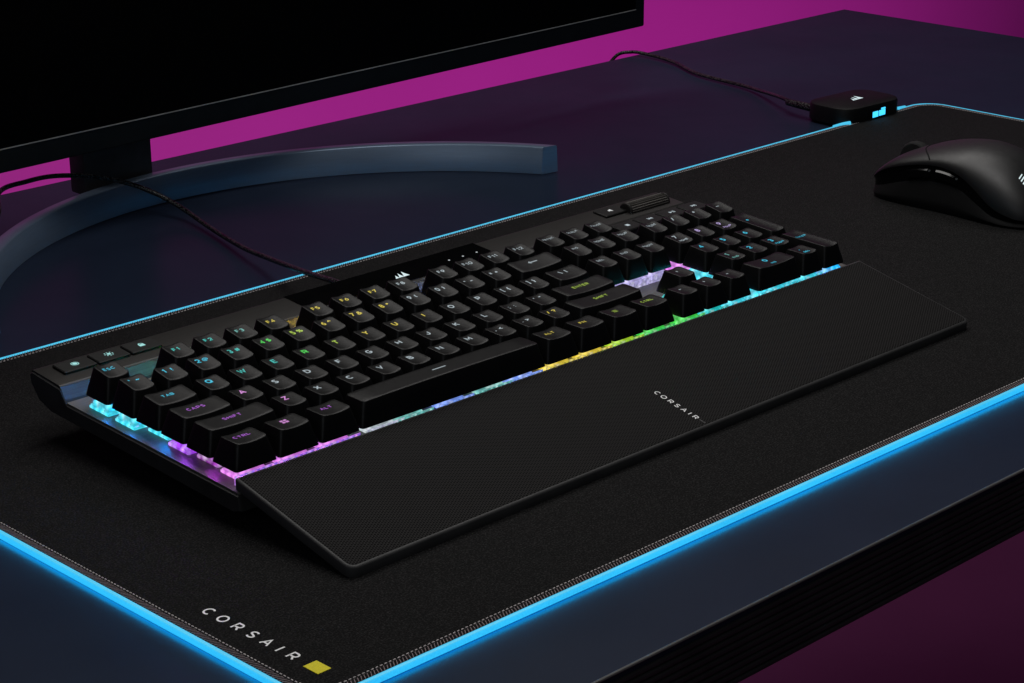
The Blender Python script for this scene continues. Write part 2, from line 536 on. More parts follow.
# ------------------------------------------------------------------ camera (fitted to the photograph's key grid)
cam = bpy.data.cameras.new('camera')
co = bpy.data.objects.new('camera', cam)
link(co)
Rr = [(0.714449, -0.699653, -0.006964), (-0.237145, -0.232772, -0.943175), (0.658274, 0.675502, -0.332223)]
rt, dn, fw = [Vector(r) for r in Rr]
mw = Matrix.Identity(4)
for i in range(3):
    mw[i][0], mw[i][1], mw[i][2] = rt[i], -dn[i], -fw[i]
mw.translation = Vector((-504.666, -798.678, 383.577)) * S
co.matrix_world = mw
cam.sensor_width = 36
cam.lens = 74.913
cam.clip_start = .02
cam.clip_end = 60
sc.camera = co

# ------------------------------------------------------------------ room
def plane(name, pts, m):
    bm = bmesh.new()
    bm.faces.new([bm.verts.new(p) for p in pts])
    o = obj(name, bm, m, smooth=False)
    o['kind'] = 'structure'
    return o
plane('floor', [(-2500, -2500, -720), (6000, -2500, -720), (6000, 1600, -720), (-2500, 1600, -720)], M['floor'])
plane('wall', [(-2500, 1600, -720), (6000, 1600, -720), (6000, 1600, 2200), (-2500, 1600, 2200)], M['wall'])

# ------------------------------------------------------------------ desk
DX0, DX1, DY0, DY1 = -620, 1156, -313, 442
desk = thing('desk', 'wide blue black desk with a ribbed black front edge, under everything', 'desk', (268, 64, -34))
def D(bm): # desk-local shift
    for v in bm.verts: v.co -= Vector((268, 64, -34))
bm = bmesh.new()
slab(bm, [(DX0, DY0), (DX1, DY0), (DX1, DY1), (DX0, DY1)], -5, 0)
D(bm); obj('desk_top', bm, M['desk'], desk, False)
bm = bmesh.new()
tube(bm, [Vector((DX0, DY0 - .6, -.5)), Vector((DX1, DY0 - .6, -.5))], .75, 8)
D(bm); obj('edge_trim', bm, M['desk_trim'], desk)
bm = bmesh.new()
box(bm, (DX0, DY0 + .6, -33.5), (DX1, DY1 - .6, -5.2))
for k in range(9):
    z = -4.0 - 3.3 * k
    box(bm, (DX0, DY0 - .7, z - 2.5), (DX1, DY0 + 1.0, z), .45, 2)
D(bm); obj('edge_band', bm, M['desk_edge'], desk, 30)

# ------------------------------------------------------------------ mouse pad
PX0, PX1, PY0, PY1, PR = -79.5, 874, -259, 149, 21
pad = thing('mouse_pad', 'large black cloth mouse pad with a glowing cyan edge, under the keyboard', 'mouse pad', (397, -55, 0))
def Q(bm):
    for v in bm.verts: v.co -= Vector((397, -55, 0))
def padline(d, n=14):
    return rrect((PX1 - PX0) / 2 - d, (PY1 - PY0) / 2 - d, PR - d, n, (PX0 + PX1) / 2, (PY0 + PY1) / 2)
bm = bmesh.new()
loft(bm, [[(*p, .3) for p in padline(2.4)], [(*p, 3.2) for p in padline(2.4)], [(*p, 3.5) for p in padline(3.2)]])
Q(bm); obj('cloth_sheet', bm, M['cloth'], pad, 30)
bm = bmesh.new()
sec = [(2.2, .75), (.1, 1.25), (0, 1.6), (.1, 2.9), (.5, 3.5), (1.1, 3.75), (1.9, 3.75), (2.6, 3.5), (2.7, 2.9), (2.6, 1.1)]
rg = [[(*p, z) for p in padline(d, 16)] for d, z in sec]
loft(bm, rg[:2], False, False, mi=2)          # underside of the piping, boosted out of view to cast the desk halo
loft(bm, rg[1:5], False, False)
loft(bm, rg[4:] + [rg[0]], False, False, mi=1)
bmesh.ops.remove_doubles(bm, verts=bm.verts, dist=1e-4)
Q(bm); obj('light_strip', bm, [M['strip'], M['strip_lip'], M['strip_under']], pad)
# stitching: a dotted inner seam and slanted overlock stitches towards the strip
bm = bmesh.new()
def walk(d, step):
    pts = [Vector(p) for p in padline(d, 20)]
    m = len(pts)
    acc = 0.0
    for i in range(m):
        a, b = pts[i], pts[(i + 1) % m]
        L = (b - a).length
        t = (b - a) / L
        s = acc
        while s < L:
            yield a + t * s, t
            s += step
        acc = s - L
def stitch(p, t, ln, wd, ang, z, h):
    nrm = Vector((-t.y, t.x))
    a = t * math.cos(ang) + nrm * math.sin(ang)
    b = Vector((-a.y, a.x))
    q = [p - a * ln / 2 - b * wd / 2, p + a * ln / 2 - b * wd / 2, p + a * ln / 2 + b * wd / 2, p - a * ln / 2 + b * wd / 2]
    lo = [bm.verts.new((v.x, v.y, z)) for v in q]
    hi = [bm.verts.new((*(p.lerp(v, .75)), z + h)) for v in q]
    bm.faces.new(hi)
    for i in range(4):
        bm.faces.new((lo[i], lo[(i + 1) % 4], hi[(i + 1) % 4], hi[i]))
for p, t in walk(6.6, 2.2):
    stitch(p, t, 1.35, .5, random.uniform(-.15, .15), 3.45, .3)
Q(bm); obj('seam_stitches', bm, M['stitch'], pad, False)
bm = bmesh.new()
for p, t in walk(4.1, 1.6):
    stitch(p, t, random.uniform(3.2, 4.3), .4, PI / 2 - .5 + random.uniform(-.1, .1), 3.42, .42)
M['stitch2'] = plastic('overlock_thread', (.26, .21, .215), .7, .2, var=.4, blotch=2000)
Q(bm); obj('overlock_stitches', bm, M['stitch2'], pad, False)

def letters(bm, word, spots, h, w, place):
    """each letter on its own spot; strokes stepped a hair so none share a plane"""
    for ch, (cx, cy) in zip(word, spots):
        vs, fs = glyphs(ch, .2, w)
        bv = [bm.verts.new(place(cx + x * h, cy + (y - .5) * h, c * .02)) for x, y, c in vs]
        for f in fs:
            bm.faces.new([bv[i] for i in f])
bm = bmesh.new()
# lettering runs towards the front edge, letter tops to the right
letters(bm, 'CORSAIR', [(v, 0) for v in (169.7, 179.2, 188.7, 198.2, 207.2, 214.9, 223.0)], 4.6, .19, lambda x, y, c: (-60.6 + y, -x, 3.56 + c))
Q(bm); obj('lettering', bm, M['white_print'], pad, False)
bm = bmesh.new()
slab(bm, [(-63.4, -241), (-56.9, -241), (-56.9, -232.3), (-63.4, -232.3)], 3.4, 3.75)
Q(bm); obj('woven_tab', bm, M['yellow_print'], pad, False)

def sail(bm, place, s):
    """three swept sails of the maker's emblem, about s tall"""
    for k, (x0, h, w) in enumerate(((-.62, .62, .42), (-.22, .86, .5), (.25, 1.0, .62))):
        L = []
        Rr_ = []
        for i in range(7):
            t = i / 6
            L.append((x0 + .10 * math.sin(t * PI) + .30 * t * t, h * t))
            Rr_.append((x0 + w * (1 - t) ** .8 + .30 * t * t + .02 * (1 - t), h * t * .98 + .02))
        P = L + Rr_[::-1][1:]
        vs = [bm.verts.new(place((px - .15) * s, (py - .45) * s)) for px, py in P]
        bm.faces.new(vs)

for pts_, gr in (([(756, 148.2, 3.4), (764, 147.2, 3.7), (768.5, 145.6, 3.9), (771, 144.2, 3.9)], .7), ([(846, 148.2, 3.4), (839, 147.6, 3.7), (834, 147, 3.9)], .5)):
    bm = bmesh.new()
    tube(bm, catmull(pts_, 6), lambda t, gr=gr: 1.2 + gr * t, 10)
    Q(bm); obj('strip_end', bm, M['strip_lip'], pad)
# control box on the pad's back edge, with its lit port and emblem
box_b = bmesh.new()
hp = rrect(34.5, 22.5, 15, 7)
ca, sa = math.cos(math.radians(-3)), math.sin(math.radians(-3))
hp = [(800.5 + x * ca - y * sa, 163.5 + x * sa + y * ca) for x, y in hp]
slab(box_b, hp, .4, 15, 2.0)
Q(box_b); hub = obj('control_box', box_b, M['button'], pad, 40)
bm = bmesh.new()
box(bm, (792, 140.6, 4.3), (813, 143.0, 11.8), .5)
Q(bm); obj('port_recess', bm, M['gloss'], hub)
bm = bmesh.new()
for x0, x1, z0, z1 in ((794, 800.7, 5.0, 9.4), (802.0, 809.5, 5.2, 9.4), (804.5, 809.5, 9.6, 11.0)):
    box(bm, (x0, 140.1, z0), (x1, 141.4, z1), .3)
Q(bm); obj('port_light', bm, M['led_cyan'], hub)
bm = bmesh.new()
sail(bm, lambda x, y: (803 + x * .9 + y * .25, 164.5 + y, 15.06), 9.5)
Q(bm); obj('emblem', bm, M['logo_lit'], hub, False)

# ------------------------------------------------------------------ monitor
mon = thing('monitor', 'black widescreen monitor, switched off, on a curved steel foot', 'monitor', (290, 355, 0))
yaw = math.atan(.0497)
def MP(p):   # panel frame: x along the panel, y depth, origin bottom centre of the front face
    x, y, z = p
    return Vector((297 + x * math.cos(yaw) - y * math.sin(yaw) - 290, 303 + x * math.sin(yaw) + y * math.cos(yaw) - 355, z))
def mxf(bm):
    for v in bm.verts: v.co = MP(v.co)
ZB = 58
bm = bmesh.new()
box(bm, (-443, 0, ZB), (443, 22, ZB + 375), 1.6)
mxf(bm); obj('bezel', bm, M['bezel'], mon)
bm = bmesh.new()
box(bm, (-431, -.5, ZB + 15.3), (431, .4, ZB + 367))
mxf(bm); obj('screen', bm, M['screen'], mon, False)
bm = bmesh.new()
box(bm, (-431.5, -.7, ZB + 14.5), (431.5, .3, ZB + 15.2))
mxf(bm); obj('trim_line', bm, M['chrome'], mon, False)
bm = bmesh.new()
box(bm, (-330, 21.5, ZB + 60), (330, 55, ZB + 320), 12, 3)
mxf(bm); obj('back_cover', bm, M['bezel'], mon)
# neck and crescent foot
bm = bmesh.new()
box(bm, (235 - 290, 358 - 355, 12), (289 - 290, 376 - 355, 240), 2, 2)
obj('neck', bm, M['neck'], mon)
bm = bmesh.new()
cx, cy, R0 = 296.5, 98.1, 247.6
ring = []
for k in range(61):
    a = math.radians(28.4 + (158 - 28.4) * k / 60)
    c, s = math.cos(a), math.sin(a)
    def pf(r, z, a=a, k=k):
        b_ = a - math.radians(2.0) * (r - R0) / 12 * max(0, 1 - k / 2)
        return (cx + r * math.cos(b_) - 290, cy + r * math.sin(b_) - 355, z)
    ring.append([pf(R0, .3), pf(R0 + 11, .3), pf(R0 + 10.4, 18.6), pf(R0 + 9.6, 19.4), pf(R0 + 1.4, 19.4), pf(R0 + .6, 18.6)])
loft(bm, ring)
obj('foot', bm, M['foot'], mon, 50)
bm = bmesh.new()
box(bm, (252 - 290, 346 - 355, .3), (286 - 290, 386 - 355, 18), 2)
obj('neck_socket', bm, M['neck'], mon)

# ------------------------------------------------------------------ keyboard
TH = math.atan(.047)
nz = Vector((0, .047, 1)).normalized()
KLOC = Vector((217, -40, 3.5))
# rows of the fitted rotation: x -> x ; y -> cross(n, x) ; z -> n
_cy = nz.cross(Vector((1, 0, 0)))
def k2w(p):
    v = Vector(p)
    return Vector((v.x, _cy.dot(v), nz.dot(v))) + Vector((0, 0, 35.5))
def w2k(p):
    v = Vector(p) - Vector((0, 0, 35.5))
    return Vector((v.x, 0, 0)) + _cy * v.y + nz * v.z
KO = w2k(KLOC)
kb = thing('keyboard', 'black mechanical keyboard with rainbow backlit keys on the mouse pad', 'keyboard', KLOC, (TH, 0, 0))
def K(bm):
    for v in bm.verts: v.co -= KO
U = 19.05
KX0, KX1 = -4.0, 440
ZP = -10.0          # plate level
# case: side profile swept along x
prof = [(-117, -11.0), (14.2, -10.8), (19.6, -4.2), (43, -2.6), (44.6, -4.0), (44, -8), (38, -16.0), (28, -19.0), (-20, -19.2), (-114, -20.2), (-118, -18.4)]
bm = bmesh.new()
def sect(x, sh):
    return [(x, y + (sh if y < 0 else -sh) * .5, z + (sh * .6 if z < -12 else (-sh * .5))) for y, z in prof]
loft(bm, [sect(KX0, 1.2), sect(KX0 + .8, .3), sect(KX0 + 2, 0), sect(KX1 - 2, 0), sect(KX1 - .8, .3), sect(KX1, 1.2)])
K(bm); obj('case', bm, M['case'], kb, 30)
bm = bmesh.new()
box(bm, (KX0 + 16, -100, -25), (KX1 - 16, 22, -17.8), 3)
K(bm); obj('base_tray', bm, M['case'], kb)
for fx, fy in ((28, -84), (406, -84)):
    bm = bmesh.new()
    box(bm, (fx - 16, fy - 5, -28.6), (fx + 16, fy + 5, -24.8), 1)
    K(bm); obj('rubber_foot', bm, M['rubber'], kb)
for fx in (30, 404):
    bm = bmesh.new()
    box(bm, (fx - 12, 12, -32.6), (fx + 12, 20, -24.8), 1)
    K(bm); obj('tilt_foot', bm, M['case'], kb)
# brushed plate, sloped step and rear deck
bm = bmesh.new()
x0, x1 = KX0 + .7, KX1 - .7
rows_ = [(-116.5, ZP), (14.6, ZP)]
pp = []
for y, z in rows_:
    pp.append([(x0, y, z), (x1, y, z), (x1, y, z - .9), (x0, y, z - .9)])
loft(bm, pp)
K(bm); plate = obj('top_plate', bm, M['plate'], kb, False)
bm = bmesh.new()
dk = [(19.5, -3.6), (19.6, -3.5), (20.5, -3.0), (42.4, -2.0), (43.6, -2.4), (43.8, -3.6), (20, -4.2)]
loft(bm, [[(x, y, z) for y, z in dk] for x in (x0, x1)])
K(bm); obj('rear_deck', bm, M['deck'], kb, 25)
bm = bmesh.new()
loft(bm, [[(x, y, z) for y, z in ((15.0, ZP + .05), (19.4, -3.65), (20, -4.3), (15.6, -9.8))] for x in (x0, x1)])
K(bm); obj('deck_step', bm, M['plate'], kb, False)
def deckz(y): return -3.0 + (y - 20.5) * (1.0 / 21.9)
# plate grooves (machined lines) near the left edge
bm = bmesh.new()
for gx in range(0):
    pass
# glossy emblem panel
bm = bmesh.new()
gp = [(150, 28.5), (156, 22.2), (276, 22.2), (285.5, 28.5), (285.5, 43.4), (150, 43.4)]
loft(bm, [[(x, y, deckz(y) - 1) for x, y in gp], [(x, y, deckz(y) + .55) for x, y in gp]])
K(bm); pn = obj('emblem_panel', bm, M['gloss'], kb, False)
bm = bmesh.new()
sail(bm, lambda x, y: (219.5 + x * 1.05 + .2 * y, 30.5 + y, deckz(30.5 + y) + .62), 6.3)
K(bm); obj('emblem', bm, M['logo_lit'], pn, False)
bm = bmesh.new()
for x in (256.2, 266.7, 277.2):
    slab(bm, rrect(.55, .5, .4, 3, x, 31.4), deckz(31.4), deckz(31.4) + .7)
K(bm); obj('indicator_lights', bm, M['led_white'], pn, False)

def disc(bm, cx, cy, r, z, n=14, ri=0):
    if not ri:
        bm.faces.new([bm.verts.new((cx + r * math.cos(2 * PI * k / n), cy + r * math.sin(2 * PI * k / n), z)) for k in range(n)])
        return
    a = [bm.verts.new((cx + r * math.cos(2 * PI * k / n), cy + r * math.sin(2 * PI * k / n), z)) for k in range(n)]
    b = [bm.verts.new((cx + ri * math.cos(2 * PI * k / n), cy + ri * math.sin(2 * PI * k / n), z)) for k in range(n)]
    for k in range(n):
        bm.faces.new((a[k], a[(k + 1) % n], b[(k + 1) % n], b[k]))
def deck_button(xa, xb, icon, ya=28.6, yb=39.8):
    cx, cy = (xa + xb) / 2, (ya + yb) / 2
    bm = bmesh.new()
    o = rrect((xb - xa) / 2, (yb - ya) / 2, .8, 2, cx, cy)
    i = rrect((xb - xa) / 2 - .5, (yb - ya) / 2 - .5, .6, 2, cx, cy)
    loft(bm, [[(x, y, deckz(y) - .6) for x, y in o], [(x, y, deckz(y) + 1.0) for x, y in o], [(x, y, deckz(y) + 1.4) for x, y in i]])
    K(bm)
    b = obj('media_button', bm, M['button'], kb, 30)
    bm = bmesh.new()
    z = deckz(cy) + 1.5
    if icon == 'dot':
        disc(bm, cx, cy, 1.3, z); disc(bm, cx, cy, 2.1, z, 14, 1.7)
    elif icon == 'sun':
        disc(bm, cx, cy, 1.1, z)
        for k in range(8):
            a = k * PI / 4
            disc(bm, cx + 2.1 * math.cos(a), cy + 2.1 * math.sin(a), .42, z, 6)
    elif icon == 'lock':
        box(bm, (cx - 1.5, cy - 1.5, z - .2), (cx + 1.5, cy + .6, z)); disc(bm, cx, cy + .6, 1.4, z + .02, 14, .9)
    else:
        box(bm, (cx - 1.7, cy - .8, z - .2), (cx - .7, cy + .8, z))
        bm.faces.new([bm.verts.new(p) for p in ((cx - .6, cy - .9, z), (cx + .9, cy - 1.9, z), (cx + .9, cy + 1.9, z), (cx - .6, cy + .9, z))])
    K(bm); obj('icon', bm, M['icon'], b, False)
M['icon'] = emitter('lit_icon', (.45, .95, .92), .75)
deck_button(5.4, 24.0, 'dot'); deck_button(24.9, 43.2, 'sun'); deck_button(44.1, 62.0, 'lock')
M['icon'] = emitter('lit_icon_white', (.85, .88, .88), .75)
deck_button(379.6, 398, 'mute', 28, 39.4)
# volume roller
bm = bmesh.new()
n = 44
def rring(x, r0):
    return [(x, 29.5 + (r0 + (.5 if k % 2 else 0)) * math.cos(2 * PI * k / n), -2.6 + (r0 + (.5 if k % 2 else 0)) * math.sin(2 * PI * k / n)) for k in range(n)]
loft(bm, [rring(x, 4.7) for x in (399, 408, 417, 424, 430.5)])
M['knurl'] = plastic('knurled_metal', (.06, .056, .05), .4, .5, metal=.3)
K(bm); rol = obj('volume_roller', bm, M['knurl'], kb, 20)
for xa, xb in ((397.4, 398.9), (430.6, 432.2)):
    bm = bmesh.new()
    loft(bm, [[(x, 29.5 + r * math.cos(2 * PI * k / 28), -2.6 + r * math.sin(2 * PI * k / 28)) for k in range(28)] for x, r in ((xa, 4.6), (xa + .3, 5.1), (xb - .3, 5.1), (xb, 4.6))])
    K(bm); obj('end_ring', bm, M['deck'], rol, 30)

# --- keycaps
ROWZ = [8.83, 9.01, 7.51, 7.32, 7.96, 7.86]              # front top edge heights, from the fit
ROWD = [1.9, 1.9, 1.2, .7, .2, -.3]                      # back edge above front edge
ROWY = [-4.18, -24.96, -44.0, -63.06, -82.1, -101.16]
ZB_ = -3.6
def cap(bm, w, d, r, hx_extra=0):
    """w, d = base size; returns the top surface function"""
    zf, dz = ROWZ[r], ROWD[r]
    ZB_ = -4.0 if r == 5 else -3.6
    hx, hy = w / 2, d / 2
    ix, fy, by = 3.0, 2.7, 2.0                          # insets of the top: sides, front, back
    tcx, tcy = 0.0, (fy - by) / 2
    thx, thy = hx - ix, hy - (fy + by) / 2
    dish = 1.0 if w < 60 else -.5
    def top(x, y):
        q = max(-1, min(1, x / thx))
        s = (y - (tcy - thy)) / (2 * thy)
        return zf + dz * s - dish * (1 - q * q)
    n = 4
    sb = 5 if w < 60 else 11
    rings = []
    R = lambda a, b, r_, c=0: rrect(a, b, r_, n, 0, c, sb)
    rings.append([(x, y, ZB_) for x, y in R(hx, hy, 1.8)])
    rings.append([(x, y, ZB_ + .9) for x, y in R(hx - .12, hy - .12, 1.9)])
    for t in (.35, .7):
        e = t ** 1.25
        ring = R(hx - ix * e, hy - (fy + by) / 2 * e, 1.9 + .5 * t, tcy * e)
        rings.append([(x, y, ZB_ + (top(x, y) - .5 - ZB_) * (t * .93)) for x, y in ring])
    for ins, dzz in ((0, -.42), (.18, -.16), (.5, 0)):
        rings.append([(x, y, top(x, y) + dzz) for x, y in R(thx - ins, thy - ins, 2.1, tcy)])
    for sc_ in (.8, .6, .4, .2, .05):
        rings.append([(x, y, top(x, y)) for x, y in R((thx - .5) * sc_, (thy - .5) * sc_, 2.1 * sc_, tcy)])
    # keep dish shape between: rings follow the same function so the surface stays cylindrical
    loft(bm, rings, True, True)
    return top, tcy, thx, thy

SW_MESH = {}
def switch_bm(bm):
    """clear switch housing: flange, tapering body, lens slot, stem arms"""
    b = ZP + .05
    loft(bm, [[(x, y, b) for x, y in rrect(7.8, 7.8, .6, 2)], [(x, y, b + 1.0) for x, y in rrect(7.8, 7.8, .6, 2)],
              [(x, y, b + 1.0) for x, y in rrect(7.0, 7.0, .6, 2)], [(x, y, b + 3.2) for x, y in rrect(6.6, 6.4, .8, 2)],
              [(x, y, b + 5.6) for x, y in rrect(5.2, 4.8, 1.0, 2)]])
    box(bm, (-3, -7.6, b + 1.1), (3, -6.2, b + 2.6), .3, 1)
    box(bm, (-6.4, -2.4, b + 1.2), (-5.4, 2.4, b + 5.2), .2, 1)
    box(bm, (5.4, -2.4, b + 1.2), (6.4, 2.4, b + 5.2), .2, 1)
    box(bm, (-7.7, -7.0, b + 1.05), (-6.9, -4.0, b + 2.2), .15, 1)
    box(bm, (-7.7, 3.5, b + 1.05), (-6.9, 6.5, b + 2.2), .15, 1)
    box(bm, (-1.6, -1.6, b + 5.4), (1.6, 1.6, b + 8), .2, 1)
    box(bm, (-2.2, 2.6, b + 5.5), (2.2, 4.6, b + 6.3), 0, 1, 1)
    box(bm, (-4.9, -2.2, b + 5.5), (-2.9, 2.2, b + 6.3), 0, 1, 1)

def arrow_poly(kind):
    if kind == 'left_long':
        return [(-1.0, 0), (-.45, .42), (-.45, .13), (1.0, .13), (1.0, -.13), (-.45, -.13), (-.45, -.42)]
    a = [(-.6, 0), (-.05, .5), (-.05, .16), (.6, .16), (.6, -.16), (-.05, -.16), (-.05, -.5)]
    r = {'left': 0, 'down': PI / 2, 'right': PI, 'up': -PI / 2}[kind]
    return [(x * math.cos(r) - y * math.sin(r), x * math.sin(r) + y * math.cos(r)) for x, y in a]

def legend_bm(bm, items, top, z=.11):
    for it in items:
        kind, cx, cy, h = it[:4]
        if kind.startswith('@') and len(kind) > 1:
            k = kind[1:]
            if k in ('left_long', 'left', 'right', 'up', 'down'):
                polys = [arrow_poly(k)]
            elif k == 'win':
                polys = [[(a, b), (a + .5, b + .04), (a + .5, b + .5), (a, b + .46)] for a in (-.55, .05) for b in (-.55, .05)]
            elif k == 'menu':
                polys = [[(-.6, y), (.6, y), (.6, y + .18), (-.6, y + .18)] for y in (-.5, -.1, .3)]
            elif k == 'bar':
                polys = [[(-1, -.1), (1, -.1), (1, .1), (-1, .1)]]
            elif k == 'dash':
                polys = [[(-.5, -.12), (.5, -.12), (.5, .12), (-.5, .12)]]
            elif k == 'stop':
                polys = [[(-.5, -.5), (.5, -.5), (.5, .5), (-.5, .5)]]
            elif k == 'prev':
                polys = [[(-.7, -.5), (-.5, -.5), (-.5, .5), (-.7, .5)], [(-.45, 0), (.1, -.5), (.1, .5)], [(.15, 0), (.7, -.5), (.7, .5)]]
            elif k == 'play':
                polys = [[(-.8, -.5), (0, 0), (-.8, .5)], [(.2, -.5), (.4, -.5), (.4, .5), (.2, .5)], [(.6, -.5), (.8, -.5), (.8, .5), (.6, .5)]]
            elif k == 'next':
                polys = [[(.7, -.5), (.7, .5), (.5, .5), (.5, -.5)], [(.45, 0), (-.1, .5), (-.1, -.5)], [(-.15, 0), (-.7, .5), (-.7, -.5)]]
            for P in polys:
                bm.faces.new([bm.verts.new((cx + px * h, cy + py * h, top(cx + px * h, cy + py * h) + z)) for px, py in P])
            continue
        vs, fs = glyphs(kind, .22 if h > 2.2 else .2, .25)
        bv = []
        for x, y, c in vs:
            X, Y = cx + x * h * .9, cy + (y - .5) * h * .9
            bv.append(bm.verts.new((X, Y, top(X, Y) + z + c * .015)))
        for f in fs:
            try: bm.faces.new([bv[i] for i in f])
            except ValueError: pass

LY = 2.6
def L1(t, c): return ([(t, -.6, LY, 3.3)], c)                       # single letter
def L2(a, b, c): return ([(a, -2.2, LY, 3.1), (b, 1.9, LY, 2.8)], c)  # digit and its shifted sign
def LW(t, c, h=2.5, x=0): return ([(t, x - .3, LY - .9, h * .82)], c)
def LI(t, c, h=2.0): return ([('@' + t, 0, LY - .6, h)], c)
def LN(t, sub, c): return ([(t, -.6, LY + .2, 3.2)] + ([(sub, .4, -2.6, 1.5)] if sub else []), c)
# row, left edge in key units, width, (legend, colour), colour of the light under it
KEYS = []
def key(row, x, w, leg, sw, h=1, name='key'): KEYS.append((row, x, w, leg, sw, h, name))
key(0, 0, 1, LW('ESC', 'c'), 'c', name='function_key')
for i, (x, c, s) in enumerate(((2, 't', 't'), (3, 't', 't'), (4, 'e', 'g'), (5, 'y', 'y'), (6.5, 'y', 'y'), (7.5, 'y', 'y'), (8.5, 'y', 'y'), (9.5, 'w', 'k'),
                               (11, 'w', 'k'), (12, 'w', 'w'), (13, 'w', 'w'), (14, 'w', 'w'))):
    key(0, x, 1, LW('F%d' % (i + 1), c, 3.1), s, name='function_key')
for x, t in ((15.25, 'PRTSC'), (16.25, 'SCRLK'), (17.25, 'PAUSE')):
    key(0, x, 1, ([(t, 0, LY, 1.5)], 'w'), 'w', name='function_key')
r1 = [('`', '~', 'c', 'c'), ('1', '!', 'c', 'c'), ('2', '@', 'c', 't'), ('3', '#', 't', 't'), ('4', '$', 'g', 'g'), ('5', '%', 'l', 'l'), ('6', '^', 'y', 'y'), ('7', '&', 'y', 'y'),
      ('8', '*', 'y', 'y'), ('9', '(', 'w', 'w'), ('0', ')', 'w', 'w'), ('-', '_', 'w', 'w'), ('=', '+', 'w', 'w')]
for i, (a, b, c, s) in enumerate(r1): key(1, i, 1, L2(a, b, c), s)
key(1, 13, 2, LI('left_long', 'w', 3.4), 'w')
for x, t in ((15.25, 'INS'), (16.25, 'HOME'), (17.25, 'PGUP')): key(1, x, 1, ([(t, 0, LY, 1.7)], 'w'), 'i')
key(2, 0, 1.5, LW('TAB', 'c'), 'c')
for i, (t, c) in enumerate(zip('QWERTYUIOP', 'cttglyyyww')): key(2, 1.5 + i, 1, L1(t, c), c)
key(2, 11.5, 1, L2('[', '{', 'w'), 'w'); key(2, 12.5, 1, L2(']', '}', 'w'), 'w'); key(2, 13.5, 1.5, L2('\\', '|', 'w'), 'w')
for x, t in ((15.25, 'DEL'), (16.25, 'END'), (17.25, 'PGDN')): key(2, x, 1, ([(t, 0, LY, 1.7)], 'w'), 'i')
key(3, 0, 1.75, LW('CAPS', 'v', 2.7, -1), 'v')
for i, (t, c) in enumerate(zip('ASDFGHJKL', 'pwwwwwwww')): key(3, 1.75 + i, 1, L1(t, c), c)
key(3, 10.75, 1, L2(';', ':', 'w'), 'w'); key(3, 11.75, 1, L2("'", '"', 'w'), 'w'); key(3, 12.75, 2.25, LW('ENTER', 'l', 2.7), 'l')
key(4, 0, 2.25, LW('SHIFT', 'v', 2.7, 0), 'm')
for i, (t, c) in enumerate(zip('ZXCVBNM', 'pwwwwww')): key(4, 2.25 + i, 1, L1(t, c), c)
key(4, 9.25, 1, L2(',', '<', 'w'), 'w'); key(4, 10.25, 1, L2('.', '>', 'w'), 'w'); key(4, 11.25, 1, L2('/', '?', 'y'), 'y')
key(4, 12.25, 2.75, LW('SHIFT', 'l', 2.7), 'l')
key(5, 0, 1.25, LW('CTRL', 'v', 2.6), 'p'); key(5, 1.25, 1.25, LI('win', 'p', 3.2), 'p'); key(5, 2.5, 1.25, LW('ALT', 'v', 2.6), 'p')
key(5, 3.75, 6.25, ([('@bar', -3.2, 1.2, 4.2)], 'w'), 'e', name='space_bar')
key(5, 10, 1.25, LW('ALT', 'y', 2.6), 'y'); key(5, 11.25, 1.25, LW('FN', 'y', 2.6), 'y'); key(5, 12.5, 1.25, LI('menu', 'l', 2.4), 'l'); key(5, 13.75, 1.25, LW('CTRL', 'l', 2.5), 'g')
key(4, 16.25, 1, LI('up', 'w', 1.5), 't'); key(5, 15.25, 1, LI('left', 'w', 1.5), 'g'); key(5, 16.25, 1, LI('down', 'w', 1.5), 't'); key(5, 17.25, 1, LI('right', 'w', 1.5), 'c')
key(1, 18.5, 1, ([('NUM', 0, LY, 2.0)], 'w'), 'i'); key(1, 19.5, 1, L1('/', 'w'), 'i'); key(1, 20.5, 1, L1('*', 'w'), 'i'); key(1, 21.5, 1, LI('dash', 'w', 2.4), 'i')
for x, t, s, c in ((18.5, '7', 'HOME', 'w'), (19.5, '8', '', 'i'), (20.5, '9', 'PGUP', 'i')): key(2, x, 1, LN(t, s, c), c if c != 'w' else 'p')
key(2, 21.5, 1, L1('+', 'c'), 'c', 2)
for x, t, s, c in ((18.5, '4', '', 'c'), (19.5, '5', '', 'c'), (20.5, '6', '', 'c')): key(3, x, 1, LN(t, s, c), 'c')
for x, t, s, c in ((18.5, '1', 'END', 'e'), (19.5, '2', '', 'c'), (20.5, '3', 'PGDN', 'c')): key(4, x, 1, LN(t, s, c), 'c')
key(4, 21.5, 1, LW('ENTER', 'c', 1.9), 'b', 2)
key(5, 18.5, 2, LN('0', 'INS', 'c'), 'c'); key(5, 20.5, 1, LN('.', 'DEL', 'c'), 'c')

